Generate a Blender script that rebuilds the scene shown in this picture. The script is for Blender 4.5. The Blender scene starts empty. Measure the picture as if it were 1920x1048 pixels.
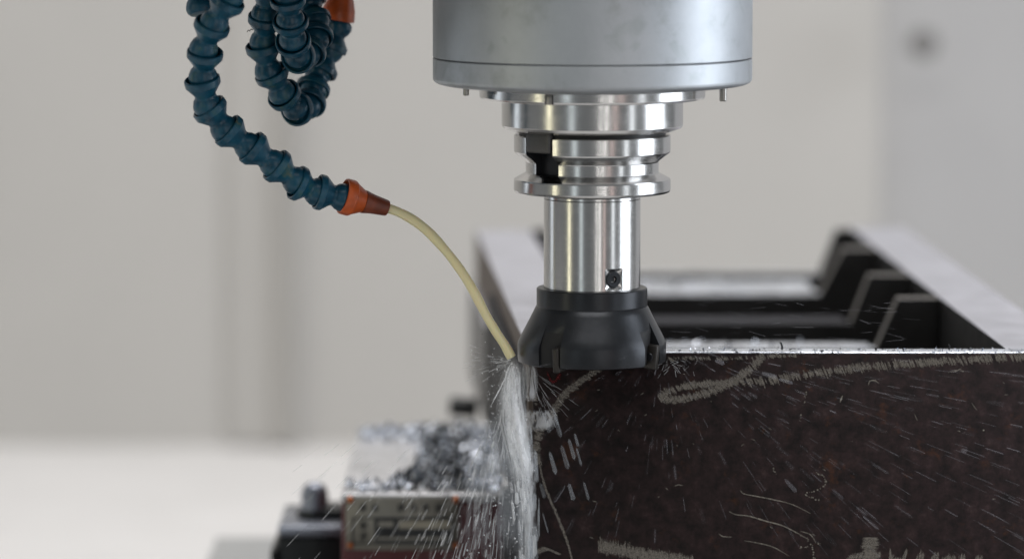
import bpy, bmesh, math, random
from math import radians as R, sin, cos, pi
from mathutils import Vector, Matrix, noise

random.seed(7)
sc = bpy.context.scene
col = sc.collection

# ------------------------------------------------------------------ camera
F = 8000.0                       # focal length in photo pixels (1920 wide)
PITCH = math.atan2(854.0, F)
CAM = Vector((0.0, -2.0, 0.5265))
cam_d = bpy.data.cameras.new('camera')
cam = bpy.data.objects.new('camera', cam_d)
col.objects.link(cam)
cam.location = CAM
cam.rotation_euler = (pi/2 - PITCH, 0, 0)
cam_d.sensor_width = 36
cam_d.lens = 36*F/1920
cam_d.clip_start = .05
cam_d.clip_end = 60
cam_d.dof.use_dof = True
cam_d.dof.focus_distance = 1.985
cam_d.dof.aperture_fstop = 4.6
cam_d.dof.aperture_blades = 0
sc.camera = cam

# ------------------------------------------------------------------ world and lamps
w = bpy.data.worlds.new('World'); sc.world = w
w.use_nodes = True
bg = w.node_tree.nodes['Background']
bg.inputs[0].default_value = (.93, .97, 1, 1)
bg.inputs[1].default_value = .20
SP = Vector((.0375, -.02, .42))       # about where the tool holder hangs

def lamp(name, az, dist, z, wd, ht, power, colr, aim=SP):
    """An upright area lamp at azimuth az (0 = towards the camera, + = right)."""
    l = bpy.data.lights.new(name, 'AREA'); l.shape = 'RECTANGLE'
    l.size = wd; l.size_y = ht; l.energy = power; l.color = colr
    o = bpy.data.objects.new(name, l); col.objects.link(o)
    o.location = (SP.x + dist*sin(R(az)), SP.y - dist*cos(R(az)), z)
    o.rotation_euler = (aim - o.location).to_track_quat('-Z', 'Y').to_euler()
    return o

def down_lamp(name, x, y, z, wd, ht, power, colr):
    l = bpy.data.lights.new(name, 'AREA'); l.shape = 'RECTANGLE'
    l.size = wd; l.size_y = ht; l.energy = power; l.color = colr
    o = bpy.data.objects.new(name, l); col.objects.link(o)
    o.location = (x, y, z)
    return o

down_lamp('enclosure_lamp', -.1, .75, 2.2, 2.0, .9, 36, (1, .975, .955))
down_lamp('front_fill_lamp', .1, -1.15, 2.5, 1.8, .8, 30, (1, .985, .97))  # added fill from above the front, to brighten coolant, hoses and chalk
lamp('hall_window', 86, 2.6, .6, 1.3, 2.6, 60, (.86, .92, 1))
lamp('hall_window_strip', 50, 3.2, .6, .30, 2.8, 6, (.9, .95, 1))
lamp('hall_lamp_tall', 17, 3.6, .5, .12, 2.8, 5.0, (1, .98, .95))
lamp('hall_lamp_slim', 9, 3.6, .5, .06, 2.8, 3.2, (1, .98, .95))
lamp('reflection_lamp_rose', 28, 3.6, .5, .20, 2.8, 2.4, (1, .74, .68))  # added for the pinkish stripe mirrored in the shank
lamp('reflection_lamp_amber', -57, 3.2, .6, .26, 2.8, 7.0, (1, .94, .66))  # added for the yellowish stripe mirrored in the shank
lamp('reflection_lamp_grey', -27, 3.6, .5, .40, 2.8, 4.0, (.85, .95, .98))  # added for the grey band mirrored left of the shank's middle
lamp('hall_window_left', -112, 2.6, .7, .5, 2.2, 4, (.84, .92, 1))

sc.view_settings.view_transform = 'Standard'
sc.view_settings.look = 'None'
sc.view_settings.exposure = 0
sc.view_settings.gamma = 1
sc.render.film_transparent = False
sc.cycles.max_bounces = 8
sc.cycles.transparent_max_bounces = 24
sc.cycles.caustics_reflective = False
sc.cycles.caustics_refractive = False
try:
    sc.cycles.use_denoising = True
except Exception:
    pass

# ------------------------------------------------------------------ pixel -> place
def U(px, py, D):
    """the point at distance D in front of the camera (along y) that shows at photo pixel px, py"""
    dx = (px-960)/F; dz = -(py-524)/F
    v = Vector((dx, cos(PITCH)+dz*sin(PITCH), -sin(PITCH)+dz*cos(PITCH)))
    return CAM + v*(D/v.y)
PX = .00025

# ------------------------------------------------------------------ materials
def new_mat(name):
    m = bpy.data.materials.new(name); m.use_nodes = True
    nt = m.node_tree
    return m, nt, nt.nodes['Principled BSDF']

def N(nt, t, **kw):
    n = nt.nodes.new(t)
    for k, v in kw.items():
        if k in n.inputs.keys() if hasattr(n.inputs, 'keys') else False:
            n.inputs[k].default_value = v
        else:
            setattr(n, k, v)
    return n

def plain(name, c, rough=.5, metal=0, var=.12, scale=60, bump=0, bscale=None, spec=None, stretch=None, coat=0):
    """base colour with fine mottling, and a little relief"""
    m, nt, p = new_mat(name)
    tc = nt.nodes.new('ShaderNodeTexCoord')
    src = tc.outputs['Object']
    if stretch:
        mp = nt.nodes.new('ShaderNodeMapping'); mp.inputs['Scale'].default_value = stretch
        nt.links.new(src, mp.inputs[0]); src = mp.outputs[0]
    n = nt.nodes.new('ShaderNodeTexNoise'); n.inputs['Scale'].default_value = scale
    n.inputs['Detail'].default_value = 6; n.inputs['Roughness'].default_value = .6
    nt.links.new(src, n.inputs['Vector'])
    r = nt.nodes.new('ShaderNodeMapRange')
    r.inputs[1].default_value = .25; r.inputs[2].default_value = .75
    r.inputs[3].default_value = 1-var; r.inputs[4].default_value = 1+var
    nt.links.new(n.outputs[0], r.inputs[0])
    mx = nt.nodes.new('ShaderNodeMix'); mx.data_type = 'RGBA'; mx.blend_type = 'MULTIPLY'
    mx.inputs[0].default_value = 1
    mx.inputs[6].default_value = (*c, 1)
    nt.links.new(r.outputs[0], mx.inputs[7])
    nt.links.new(mx.outputs[2], p.inputs['Base Color'])
    rr = nt.nodes.new('ShaderNodeMapRange')
    rr.inputs[1].default_value = .3; rr.inputs[2].default_value = .7
    rr.inputs[3].default_value = max(.02, rough*.85); rr.inputs[4].default_value = min(1, rough*1.15)
    nt.links.new(n.outputs[0], rr.inputs[0])
    nt.links.new(rr.outputs[0], p.inputs['Roughness'])
    p.inputs['Metallic'].default_value = metal
    if spec is not None: p.inputs['Specular IOR Level'].default_value = spec
    if coat: p.inputs['Coat Weight'].default_value = coat
    if bump:
        b = nt.nodes.new('ShaderNodeBump'); b.inputs['Strength'].default_value = bump
        b.inputs['Distance'].default_value = .001
        n2 = nt.nodes.new('ShaderNodeTexNoise'); n2.inputs['Scale'].default_value = bscale or scale*4
        n2.inputs['Detail'].default_value = 4
        nt.links.new(src, n2.inputs['Vector'])
        nt.links.new(n2.outputs[0], b.inputs['Height'])
        nt.links.new(b.outputs[0], p.inputs['Normal'])
    return m

def ramp(nt, pts):
    r = nt.nodes.new('ShaderNodeValToRGB')
    e = r.color_ramp.elements
    while len(e) < len(pts): e.new(.5)
    for i, (pos, c) in enumerate(pts):
        e[i].position = pos; e[i].color = c if len(c) == 4 else (*c, 1)
    return r

def housing_mat():
    m, nt, p = new_mat('blasted_aluminium')
    tc = nt.nodes.new('ShaderNodeTexCoord')
    n = nt.nodes.new('ShaderNodeTexNoise'); n.inputs['Scale'].default_value = 45; n.inputs['Detail'].default_value = 8
    n.inputs['Roughness'].default_value = .7
    nt.links.new(tc.outputs['Object'], n.inputs['Vector'])
    r = ramp(nt, [(.30, (.37, .39, .40)), (.46, (.46, .485, .51)), (.7, (.50, .525, .55))])
    nt.links.new(n.outputs[0], r.inputs[0])
    # greasy patches, a few with clear outlines
    n2 = nt.nodes.new('ShaderNodeTexNoise'); n2.inputs['Scale'].default_value = 38; n2.inputs['Detail'].default_value = 5
    n2.inputs['Distortion'].default_value = 1.2
    nt.links.new(tc.outputs['Object'], n2.inputs['Vector'])
    r2 = ramp(nt, [(.60, (1, 1, 1)), (.68, (.82, .84, .82)), (.72, (.96, .96, .96))])
    nt.links.new(n2.outputs[0], r2.inputs[0])
    mx = nt.nodes.new('ShaderNodeMix'); mx.data_type = 'RGBA'; mx.blend_type = 'MULTIPLY'; mx.inputs[0].default_value = .8
    nt.links.new(r.outputs[0], mx.inputs[6]); nt.links.new(r2.outputs[0], mx.inputs[7])
    nt.links.new(mx.outputs[2], p.inputs['Base Color'])
    p.inputs['Metallic'].default_value = .85
    p.inputs['Roughness'].default_value = .5
    n3 = nt.nodes.new('ShaderNodeTexNoise'); n3.inputs['Scale'].default_value = 1400
    nt.links.new(tc.outputs['Object'], n3.inputs['Vector'])
    b = nt.nodes.new('ShaderNodeBump'); b.inputs['Strength'].default_value = .12; b.inputs['Distance'].default_value = .0004
    nt.links.new(n3.outputs[0], b.inputs['Height']); nt.links.new(b.outputs[0], p.inputs['Normal'])
    return m

def steel_mat(name, c=.66, rough=.17, aniso=.6):
    """ground and turned steel: fine grooves round the axis draw reflections out along it"""
    m, nt, p = new_mat(name)
    tc = nt.nodes.new('ShaderNodeTexCoord')
    mp = nt.nodes.new('ShaderNodeMapping'); mp.inputs['Scale'].default_value = (30, 30, 2600)
    nt.links.new(tc.outputs['Object'], mp.inputs[0])
    n = nt.nodes.new('ShaderNodeTexNoise'); n.inputs['Scale'].default_value = 1; n.inputs['Detail'].default_value = 3
    nt.links.new(mp.outputs[0], n.inputs['Vector'])
    rr = nt.nodes.new('ShaderNodeMapRange')
    rr.inputs[3].default_value = rough*.75; rr.inputs[4].default_value = rough*1.25
    nt.links.new(n.outputs[0], rr.inputs[0])
    ns = nt.nodes.new('ShaderNodeTexNoise'); ns.inputs['Scale'].default_value = 90; ns.inputs['Detail'].default_value = 7; ns.inputs['Roughness'].default_value = .7
    nt.links.new(tc.outputs['Object'], ns.inputs['Vector'])
    rs = ramp(nt, [(.48, (0, 0, 0)), (.66, (.055, .055, .055))]); nt.links.new(ns.outputs[0], rs.inputs[0])
    ad = nt.nodes.new('ShaderNodeMath'); ad.operation = 'ADD'
    nt.links.new(rr.outputs[0], ad.inputs[0]); nt.links.new(rs.outputs[0], ad.inputs[1])
    nt.links.new(ad.outputs[0], p.inputs['Roughness'])
    b = nt.nodes.new('ShaderNodeBump'); b.inputs['Strength'].default_value = .06; b.inputs['Distance'].default_value = .0002
    nt.links.new(n.outputs[0], b.inputs['Height']); nt.links.new(b.outputs[0], p.inputs['Normal'])
    p.inputs['Base Color'].default_value = (c, c*.99, c*.975, 1)
    p.inputs['Metallic'].default_value = 1
    p.inputs['Anisotropic'].default_value = aniso
    tg = nt.nodes.new('ShaderNodeTangent'); tg.direction_type = 'RADIAL'; tg.axis = 'Z'
    nt.links.new(tg.outputs[0], p.inputs['Tangent'])
    return m

def mill_scale_mat():
    m, nt, p = new_mat('mill_scale')
    tc = nt.nodes.new('ShaderNodeTexCoord')
    n = nt.nodes.new('ShaderNodeTexNoise'); n.inputs['Scale'].default_value = 130; n.inputs['Detail'].default_value = 9
    n.inputs['Roughness'].default_value = .72
    nt.links.new(tc.outputs['Object'], n.inputs['Vector'])
    r = ramp(nt, [(.36, (.0042, .0022, .0025)), (.47, (.014, .0076, .0078)), (.57, (.024, .0128, .0134)), (.68, (.046, .028, .028))])
    nt.links.new(n.outputs[0], r.inputs[0])
    # rust blooms
    n2 = nt.nodes.new('ShaderNodeTexNoise'); n2.inputs['Scale'].default_value = 55; n2.inputs['Detail'].default_value = 8
    n2.inputs['Roughness'].default_value = .75
    nt.links.new(tc.outputs['Object'], n2.inputs['Vector'])
    r2 = ramp(nt, [(.57, (0, 0, 0)), (.66, (1, 1, 1))])
    nt.links.new(n2.outputs[0], r2.inputs[0])
    mx = nt.nodes.new('ShaderNodeMix'); mx.data_type = 'RGBA'
    mul = nt.nodes.new('ShaderNodeMath'); mul.operation = 'MULTIPLY'; mul.inputs[1].default_value = .55
    nt.links.new(r2.outputs[0], mul.inputs[0]); nt.links.new(mul.outputs[0], mx.inputs[0])
    nt.links.new(r.outputs[0], mx.inputs[6]); mx.inputs[7].default_value = (.075, .026, .010, 1)
    # pale specks and pits
    v = nt.nodes.new('ShaderNodeTexVoronoi'); v.inputs['Scale'].default_value = 420
    nt.links.new(tc.outputs['Object'], v.inputs['Vector'])
    r3 = ramp(nt, [(.0, (1, 1, 1)), (.07, (0, 0, 0))])
    nt.links.new(v.outputs['Distance'], r3.inputs[0])
    n4 = nt.nodes.new('ShaderNodeTexNoise'); n4.inputs['Scale'].default_value = 60
    nt.links.new(tc.outputs['Object'], n4.inputs['Vector'])
    r4 = ramp(nt, [(.56, (0, 0, 0)), (.7, (1, 1, 1))]); nt.links.new(n4.outputs[0], r4.inputs[0])
    m2 = nt.nodes.new('ShaderNodeMath'); m2.operation = 'MULTIPLY'
    nt.links.new(r3.outputs[0], m2.inputs[0]); nt.links.new(r4.outputs[0], m2.inputs[1])
    m3 = nt.nodes.new('ShaderNodeMath'); m3.operation = 'MULTIPLY'; m3.inputs[1].default_value = .5
    nt.links.new(m2.outputs[0], m3.inputs[0])
    mx2 = nt.nodes.new('ShaderNodeMix'); mx2.data_type = 'RGBA'
    nt.links.new(m3.outputs[0], mx2.inputs[0]); nt.links.new(mx.outputs[2], mx2.inputs[6])
    mx2.inputs[7].default_value = (.13, .11, .10, 1)
    nt.links.new(mx2.outputs[2], p.inputs['Base Color'])
    rr = nt.nodes.new('ShaderNodeMapRange'); rr.inputs[3].default_value = .42; rr.inputs[4].default_value = .75
    nt.links.new(n.outputs[0], rr.inputs[0]); nt.links.new(rr.outputs[0], p.inputs['Roughness'])
    b = nt.nodes.new('ShaderNodeBump'); b.inputs['Strength'].default_value = .35; b.inputs['Distance'].default_value = .0008
    nt.links.new(n.outputs[0], b.inputs['Height']); nt.links.new(b.outputs[0], p.inputs['Normal'])
    p.inputs['Specular IOR Level'].default_value = .22
    return m

def wet_steel_mat():
    m, nt, p = new_mat('wet_steel_sky_tint')
    tc = nt.nodes.new('ShaderNodeTexCoord')
    n = nt.nodes.new('ShaderNodeTexNoise'); n.inputs['Scale'].default_value = 70; n.inputs['Detail'].default_value = 5
    nt.links.new(tc.outputs['Object'], n.inputs['Vector'])
    r = ramp(nt, [(.3, (.50, .53, .60)), (.6, (.84, .88, .96))])  # bluish tint: reflected sky light put into the metal's own colour
    nt.links.new(n.outputs[0], r.inputs[0]); nt.links.new(r.outputs[0], p.inputs['Base Color'])
    p.inputs['Metallic'].default_value = .9
    rr = nt.nodes.new('ShaderNodeMapRange'); rr.inputs[3].default_value = .12; rr.inputs[4].default_value = .5
    nt.links.new(n.outputs[0], rr.inputs[0]); nt.links.new(rr.outputs[0], p.inputs['Roughness'])
    n2 = nt.nodes.new('ShaderNodeTexNoise'); n2.inputs['Scale'].default_value = 260; n2.inputs['Detail'].default_value = 3
    nt.links.new(tc.outputs['Object'], n2.inputs['Vector'])
    b = nt.nodes.new('ShaderNodeBump'); b.inputs['Strength'].default_value = .8; b.inputs['Distance'].default_value = .001
    nt.links.new(n2.outputs[0], b.inputs['Height']); nt.links.new(b.outputs[0], p.inputs['Normal'])
    return m

def water_mat(name, lo, hi, c=(.95, .965, .98), streak=False, power=1, uvs=(15, 2.2, 1)):
    """frothy coolant: part see-through, each drop with its own density"""
    m, nt, p = new_mat(name)
    p.inputs['Base Color'].default_value = (*c, 1)
    p.inputs['Roughness'].default_value = .25
    p.inputs['Specular IOR Level'].default_value = .5
    p.inputs['Subsurface Weight'].default_value = 0
    g = nt.nodes.new('ShaderNodeNewGeometry')
    r = nt.nodes.new('ShaderNodeMapRange'); r.inputs[3].default_value = lo; r.inputs[4].default_value = hi
    nt.links.new(g.outputs['Random Per Island'], r.inputs[0])
    fac = r.outputs[0]
    if power != 1:      # many thin drops, few dense ones
        pw = nt.nodes.new('ShaderNodeMath'); pw.operation = 'POWER'; pw.inputs[1].default_value = power
        nt.links.new(g.outputs['Random Per Island'], pw.inputs[0]); nt.links.new(pw.outputs[0], r.inputs[0])
    if streak:
        at = nt.nodes.new('ShaderNodeUVMap')
        mp = nt.nodes.new('ShaderNodeMapping'); mp.inputs['Scale'].default_value = uvs
        nt.links.new(at.outputs[0], mp.inputs[0])
        n = nt.nodes.new('ShaderNodeTexNoise'); n.inputs['Scale'].default_value = 1; n.inputs['Detail'].default_value = 5
        nt.links.new(mp.outputs[0], n.inputs['Vector'])
        rr = ramp(nt, [(.36, (.10, .10, .10)), (.58, (1, 1, 1))]); nt.links.new(n.outputs[0], rr.inputs[0])
        sx = nt.nodes.new('ShaderNodeSeparateXYZ'); nt.links.new(at.outputs[0], sx.inputs[0])
        def edge(o):      # fades towards both ends of 0..1
            a = nt.nodes.new('ShaderNodeMath'); a.operation = 'SUBTRACT'; a.inputs[0].default_value = 1
            nt.links.new(o, a.inputs[1])
            b = nt.nodes.new('ShaderNodeMath'); b.operation = 'MULTIPLY'
            nt.links.new(o, b.inputs[0]); nt.links.new(a.outputs[0], b.inputs[1])
            c_ = nt.nodes.new('ShaderNodeMath'); c_.operation = 'MULTIPLY'; c_.inputs[1].default_value = 6; c_.use_clamp = True
            nt.links.new(b.outputs[0], c_.inputs[0])
            return c_.outputs[0]
        m1 = nt.nodes.new('ShaderNodeMath'); m1.operation = 'MULTIPLY'
        nt.links.new(edge(sx.outputs[0]), m1.inputs[0]); nt.links.new(edge(sx.outputs[1]), m1.inputs[1])
        m2 = nt.nodes.new('ShaderNodeMath'); m2.operation = 'MULTIPLY'
        nt.links.new(m1.outputs[0], m2.inputs[0]); nt.links.new(rr.outputs[0], m2.inputs[1])
        m3 = nt.nodes.new('ShaderNodeMath'); m3.operation = 'MULTIPLY'
        nt.links.new(m2.outputs[0], m3.inputs[0]); nt.links.new(fac, m3.inputs[1])
        fac = m3.outputs[0]
    tl = nt.nodes.new('ShaderNodeBsdfTranslucent'); tl.inputs[0].default_value = (*c, 1)
    ms = nt.nodes.new('ShaderNodeMixShader'); ms.inputs[0].default_value = .5
    nt.links.new(p.outputs[0], ms.inputs[1]); nt.links.new(tl.outputs[0], ms.inputs[2])
    tr = nt.nodes.new('ShaderNodeBsdfTransparent')
    m2_ = nt.nodes.new('ShaderNodeMixShader')
    nt.links.new(fac, m2_.inputs[0]); nt.links.new(tr.outputs[0], m2_.inputs[1]); nt.links.new(ms.outputs[0], m2_.inputs[2])
    nt.links.new(m2_.outputs[0], nt.nodes['Material Output'].inputs['Surface'])
    return m

def hose_mat():
    m, nt, p = new_mat('blue_hose_plastic')
    tc = nt.nodes.new('ShaderNodeTexCoord')
    oi = nt.nodes.new('ShaderNodeObjectInfo')
    ad = nt.nodes.new('ShaderNodeVectorMath'); ad.operation = 'ADD'
    nt.links.new(tc.outputs['Object'], ad.inputs[0]); nt.links.new(oi.outputs['Random'], ad.inputs[1])
    n = nt.nodes.new('ShaderNodeTexNoise'); n.inputs['Scale'].default_value = 130; n.inputs['Detail'].default_value = 7
    n.inputs['Roughness'].default_value = .65
    nt.links.new(ad.outputs[0], n.inputs['Vector'])
    r = ramp(nt, [(.35, (.003, .040, .070)), (.54, (.004, .074, .130)), (.64, (.022, .092, .112)), (.74, (.11, .12, .08))])
    nt.links.new(n.outputs[0], r.inputs[0]); nt.links.new(r.outputs[0], p.inputs['Base Color'])
    rr = nt.nodes.new('ShaderNodeMapRange'); rr.inputs[3].default_value = .16; rr.inputs[4].default_value = .5
    p.inputs['Specular IOR Level'].default_value = .45
    nt.links.new(n.outputs[0], rr.inputs[0]); nt.links.new(rr.outputs[0], p.inputs['Roughness'])
    return m

def chalk_mat(name, c):
    m, nt, p = new_mat(name)
    p.inputs['Base Color'].default_value = (*c, 1); p.inputs['Roughness'].default_value = .95
    p.inputs['Specular IOR Level'].default_value = .05
    g = nt.nodes.new('ShaderNodeNewGeometry')
    tc = nt.nodes.new('ShaderNodeTexCoord')
    n = nt.nodes.new('ShaderNodeTexNoise'); n.inputs['Scale'].default_value = 900; n.inputs['Detail'].default_value = 4
    nt.links.new(tc.outputs['Object'], n.inputs['Vector'])
    r = ramp(nt, [(.33, (.35, .35, .35)), (.55, (1, 1, 1))]); nt.links.new(n.outputs[0], r.inputs[0])
    r2 = nt.nodes.new('ShaderNodeMapRange'); r2.inputs[3].default_value = .35; r2.inputs[4].default_value = 1
    nt.links.new(g.outputs['Random Per Island'], r2.inputs[0])
    mu = nt.nodes.new('ShaderNodeMath'); mu.operation = 'MULTIPLY'
    nt.links.new(r.outputs[0], mu.inputs[0]); nt.links.new(r2.outputs[0], mu.inputs[1])
    nt.links.new(mu.outputs[0], p.inputs['Alpha'])
    return m

M = dict(
    wall=plain('cream_enclosure_paint', (.465, .450, .427), .55, 0, .03, 5),
    wall_cool=plain('bluish_lit_enclosure_paint', (.418, .413, .414), .5, 0, .03, 5),  # cooler copy of the wall paint, with bluish light put into the colour
    floor=plain('white_floor_paint', (.70, .685, .675), .5, 0, .05, 8),
    housing=housing_mat(),
    steel=steel_mat('turned_steel', .57, .19, 0),
    steel_dull=steel_mat('turned_steel_dull', .5, .26, .5),
    groove=plain('dark_groove', (.02, .02, .021), .5, .3),
    black=plain('black_oxide_steel', (.026, .028, .032), .32, .6, .22, 60, .05),
    key=plain('dark_key_steel', (.10, .098, .095), .4, .7, .2, 90),
    pocket=plain('black_pocket', (.008, .008, .009), .6, .2),
    insert=plain('carbide_insert', (.03, .027, .024), .4, .4),
    pin=plain('pin_steel', (.32, .31, .29), .3, 1),
    hose=hose_mat(),
    orange=plain('orange_nozzle_plastic', (.54, .095, .016), .38, 0, .35, 120, .1),
    brown_tip=plain('stained_nozzle_tip', (.17, .035, .012), .4, 0, .5, 150, .1),
    tube=None,
    scale=mill_scale_mat(),
    wet=wet_steel_mat(),
    flange_top=plain('milled_flange_face', (.43, .43, .47), .45, .45, .16, 40),
    web_edge=plain('ground_web_edge', (.15, .142, .135), .75, 0, .2, 70, spec=.1),
    web_dark=plain('dull_web_edge', (.045, .045, .05), .8, 0, .3, 70, spec=.08),
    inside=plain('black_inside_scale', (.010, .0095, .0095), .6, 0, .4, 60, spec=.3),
    lug=plain('grey_lug_paint', (.19, .185, .18), .5, .2, .15, 40),
    rust=plain('brown_scale', (.10, .075, .058), .6, .2, .3, 60),
    chalk=chalk_mat('chalk', (.215, .195, .172)),
    redmark=chalk_mat('red_chalk', (.13, .022, .024)),
    scratch=plain('bare_scratch', (.25, .23, .195), .5, .2, .5, 700),
    vise_red=plain('dark_red_enamel', (.10, .010, .014), .35, 0, .25, 40),
    vise_top=plain('worn_ground_steel', (.68, .68, .70), .36, .6, .16, 40),
    plate=plain('nameplate_metal', (.29, .275, .24), .4, .35, .1, 60),
    print=plain('nameplate_print', (.030, .032, .036), .5),
    field=plain('nameplate_field', (.46, .42, .34), .5),
    copper=plain('copper_rivet', (.42, .13, .045), .35, .7),
    clamp=plain('black_clamp_steel', (.012, .014, .015), .36, .3, .3, 60),
    clamp_top=plain('clamp_steel_sheen', (.27, .29, .34), .28, .7, .2, 60),  # paler than the black clamp steel: its grey-blue sheen is painted in
    greybox=plain('grey_box_paint', (.36, .365, .365), .5, 0, .08, 30),
    table=plain('machine_table_iron', (.2, .2, .2), .4, .6),
    chip=plain('blued_steel_chip', (.30, .33, .38), .25, .9, .5, 300),
    chip_dark=plain('dark_steel_chip', (.022, .025, .030), .5, .5, .5, 300),
    water=water_mat('coolant_drops', .06, .5, power=1.6),
    mist=water_mat('coolant_fine_drops', .04, .42, power=2.0),
    trail=water_mat('coolant_trail_drops', .07, .25, (.70, .74, .78)),
    needle=water_mat('coolant_needle_drops', .03, .32, power=1.6),
    faint=water_mat('coolant_thin_drops', .012, .17, (.60, .60, .66), power=3.5),
    sheet=water_mat('coolant_sheet', .4, .62, (.93, .95, .97), True),
    froth_thin=water_mat('coolant_froth_thin', .38, .5, (.90, .92, .95), True, uvs=(5, 6, 1)),
    froth=water_mat('coolant_froth', .8, .95, (.95, .96, .98), True, uvs=(5, 9, 1)),
    sheet_thin=water_mat('coolant_sheet_thin', .24, .32, (.66, .71, .77), True),
)
def tube_mat():
    m, nt, p = new_mat('milky_tube_plastic')
    p.inputs['Base Color'].default_value = (.82, .745, .46, 1)
    p.inputs['Roughness'].default_value = .28
    p.inputs['Subsurface Weight'].default_value = .5
    p.inputs['Subsurface Radius'].default_value = (.004, .003, .0015)
    p.inputs['Subsurface Scale'].default_value = 1
    return m
M['tube'] = tube_mat()

# ------------------------------------------------------------------ mesh helpers
def mesh_obj(name, verts, faces, mats, parent=None, fmats=None, smooth=None, loc=None):
    me = bpy.data.meshes.new(name)
    me.from_pydata([tuple(v) for v in verts], [], faces)
    if not isinstance(mats, (list, tuple)): mats = [mats]
    for m in mats: me.materials.append(m)
    if fmats: me.polygons.foreach_set('material_index', fmats)
    bm = bmesh.new(); bm.from_mesh(me); bmesh.ops.recalc_face_normals(bm, faces=bm.faces); bm.to_mesh(me); bm.free()
    if smooth is not None:
        me.polygons.foreach_set('use_smooth', [True]*len(me.polygons))
        me.set_sharp_from_angle(angle=R(smooth))
    me.update()
    o = bpy.data.objects.new(name, me); col.objects.link(o)
    if loc is not None: o.location = loc
    if parent: o.parent = parent
    return o

def empty(name, loc, label, cat, group=None):
    o = bpy.data.objects.new(name, None); col.objects.link(o)
    o.empty_display_size = .02
    o.location = loc
    tag(o, label, cat, group)
    return o

def tag(o, label=None, cat=None, group=None, kind=None):
    if label: o['label'] = label
    if cat: o['category'] = cat
    if group: o['group'] = group
    if kind: o['kind'] = kind
    return o

def box_geo(x0, x1, y0, y1, z0, z1):
    v = [(x, y, z) for z in (z0, z1) for y in (y0, y1) for x in (x0, x1)]
    f = [(0, 2, 3, 1), (4, 5, 7, 6), (0, 1, 5, 4), (2, 6, 7, 3), (0, 4, 6, 2), (1, 3, 7, 5)]
    return v, f

def bevel_box(name, x0, x1, y0, y1, z0, z1, mats, parent=None, bev=.001, seg=2, top=False, off=(0, 0, 0)):
    """a box with softened edges; with top=True the upward faces take the second material"""
    v, f = box_geo(x0, x1, y0, y1, z0, z1)
    bm = bmesh.new()
    vs = [bm.verts.new(Vector(p)-Vector(off)) for p in v]
    for q in f: bm.faces.new([vs[i] for i in q])
    bmesh.ops.recalc_face_normals(bm, faces=bm.faces)
    if bev: bmesh.ops.bevel(bm, geom=bm.edges[:], offset=bev, segments=seg, affect='EDGES', profile=.5)
    me = bpy.data.meshes.new(name)
    if not isinstance(mats, (list, tuple)): mats = [mats]
    for m in mats: me.materials.append(m)
    if top:
        for q in bm.faces:
            q.material_index = 1 if q.normal.z > .7 else 0
    bm.to_mesh(me); bm.free()
    me.polygons.foreach_set('use_smooth', [True]*len(me.polygons)); me.set_sharp_from_angle(angle=R(50))
    o = bpy.data.objects.new(name, me); col.objects.link(o)
    if parent: o.parent = parent
    return o

def lathe(name, prof, mats, parent=None, n=128, fn=None, mfn=None, cap=True, smooth=28, angles=None):
    """prof: [(r, z)] from top to bottom round local z; fn(theta, i, r, z) may change the radius"""
    if fn is None and mfn is None:      # keep the shading of flat bands flat: a supporting ring close to each edge
        e = .00012; q = []
        for i in range(len(prof)-1):
            (r0, z0), (r1, z1) = prof[i], prof[i+1]
            L_ = math.hypot(r1-r0, z1-z0)
            q.append(prof[i])
            if L_ > 3*e and n > 60:
                for t in (e/L_, 1-e/L_): q.append((r0+(r1-r0)*t, z0+(z1-z0)*t))
        prof = q+[prof[-1]]
    th = angles or [2*pi*i/n for i in range(n)]
    n = len(th)
    verts = []; faces = []; fm = []
    for i, (r, z) in enumerate(prof):
        for t in th:
            rr = fn(t, i, r, z) if fn else r
            verts.append((rr*sin(t), -rr*cos(t), z))
    for i in range(len(prof)-1):
        for k in range(n):
            a = i*n+k; b = i*n+(k+1) % n
            faces.append((a, b, b+n, a+n))
            fm.append(mfn(th[k], th[(k+1) % n], i) if mfn else 0)
    if cap:
        faces.append(tuple(range(n))); fm.append(0)
        faces.append(tuple((len(prof)-1)*n+k for k in range(n))[::-1]); fm.append(0)
    return mesh_obj(name, verts, faces, mats, parent, fm, smooth)

def extrude_poly(name, poly, y0, y1, mats, parent=None, lowz=None, minz=.35):
    """poly in x, z extruded from y0 to y1; faces that look upward take material 1"""
    n = len(poly)
    bm = bmesh.new()
    a = [bm.verts.new((x, y0, z)) for x, z in poly]; b = [bm.verts.new((x, y1, z)) for x, z in poly]
    bm.faces.new(a); bm.faces.new(b[::-1])
    for i in range(n): bm.faces.new((a[i], a[(i+1) % n], b[(i+1) % n], b[i]))
    bmesh.ops.recalc_face_normals(bm, faces=bm.faces)
    bm.faces.ensure_lookup_table()
    for q in bm.faces:
        q.material_index = (2 if lowz and q.calc_center_median().z < lowz and q.normal.z > .9 else 1) if (abs(q.normal.y) < .3 and q.normal.z > minz) else 0
    me = bpy.data.meshes.new(name)
    for m in mats: me.materials.append(m)
    bm.to_mesh(me); bm.free()
    o = bpy.data.objects.new(name, me); col.objects.link(o)
    if parent: o.parent = parent
    return o

# ------------------------------------------------------------------ the machine enclosure
WALL_D = 3.6
ZF = 0.0
def wall_x(px, D=WALL_D): return U(px, 400, D).x
yW = WALL_D-2.0
v, f = box_geo(-2.2, wall_x(1650), yW, yW+.05, ZF, 2.6)
tag(mesh_obj('back_wall', v, f, M['wall']), kind='structure')
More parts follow.
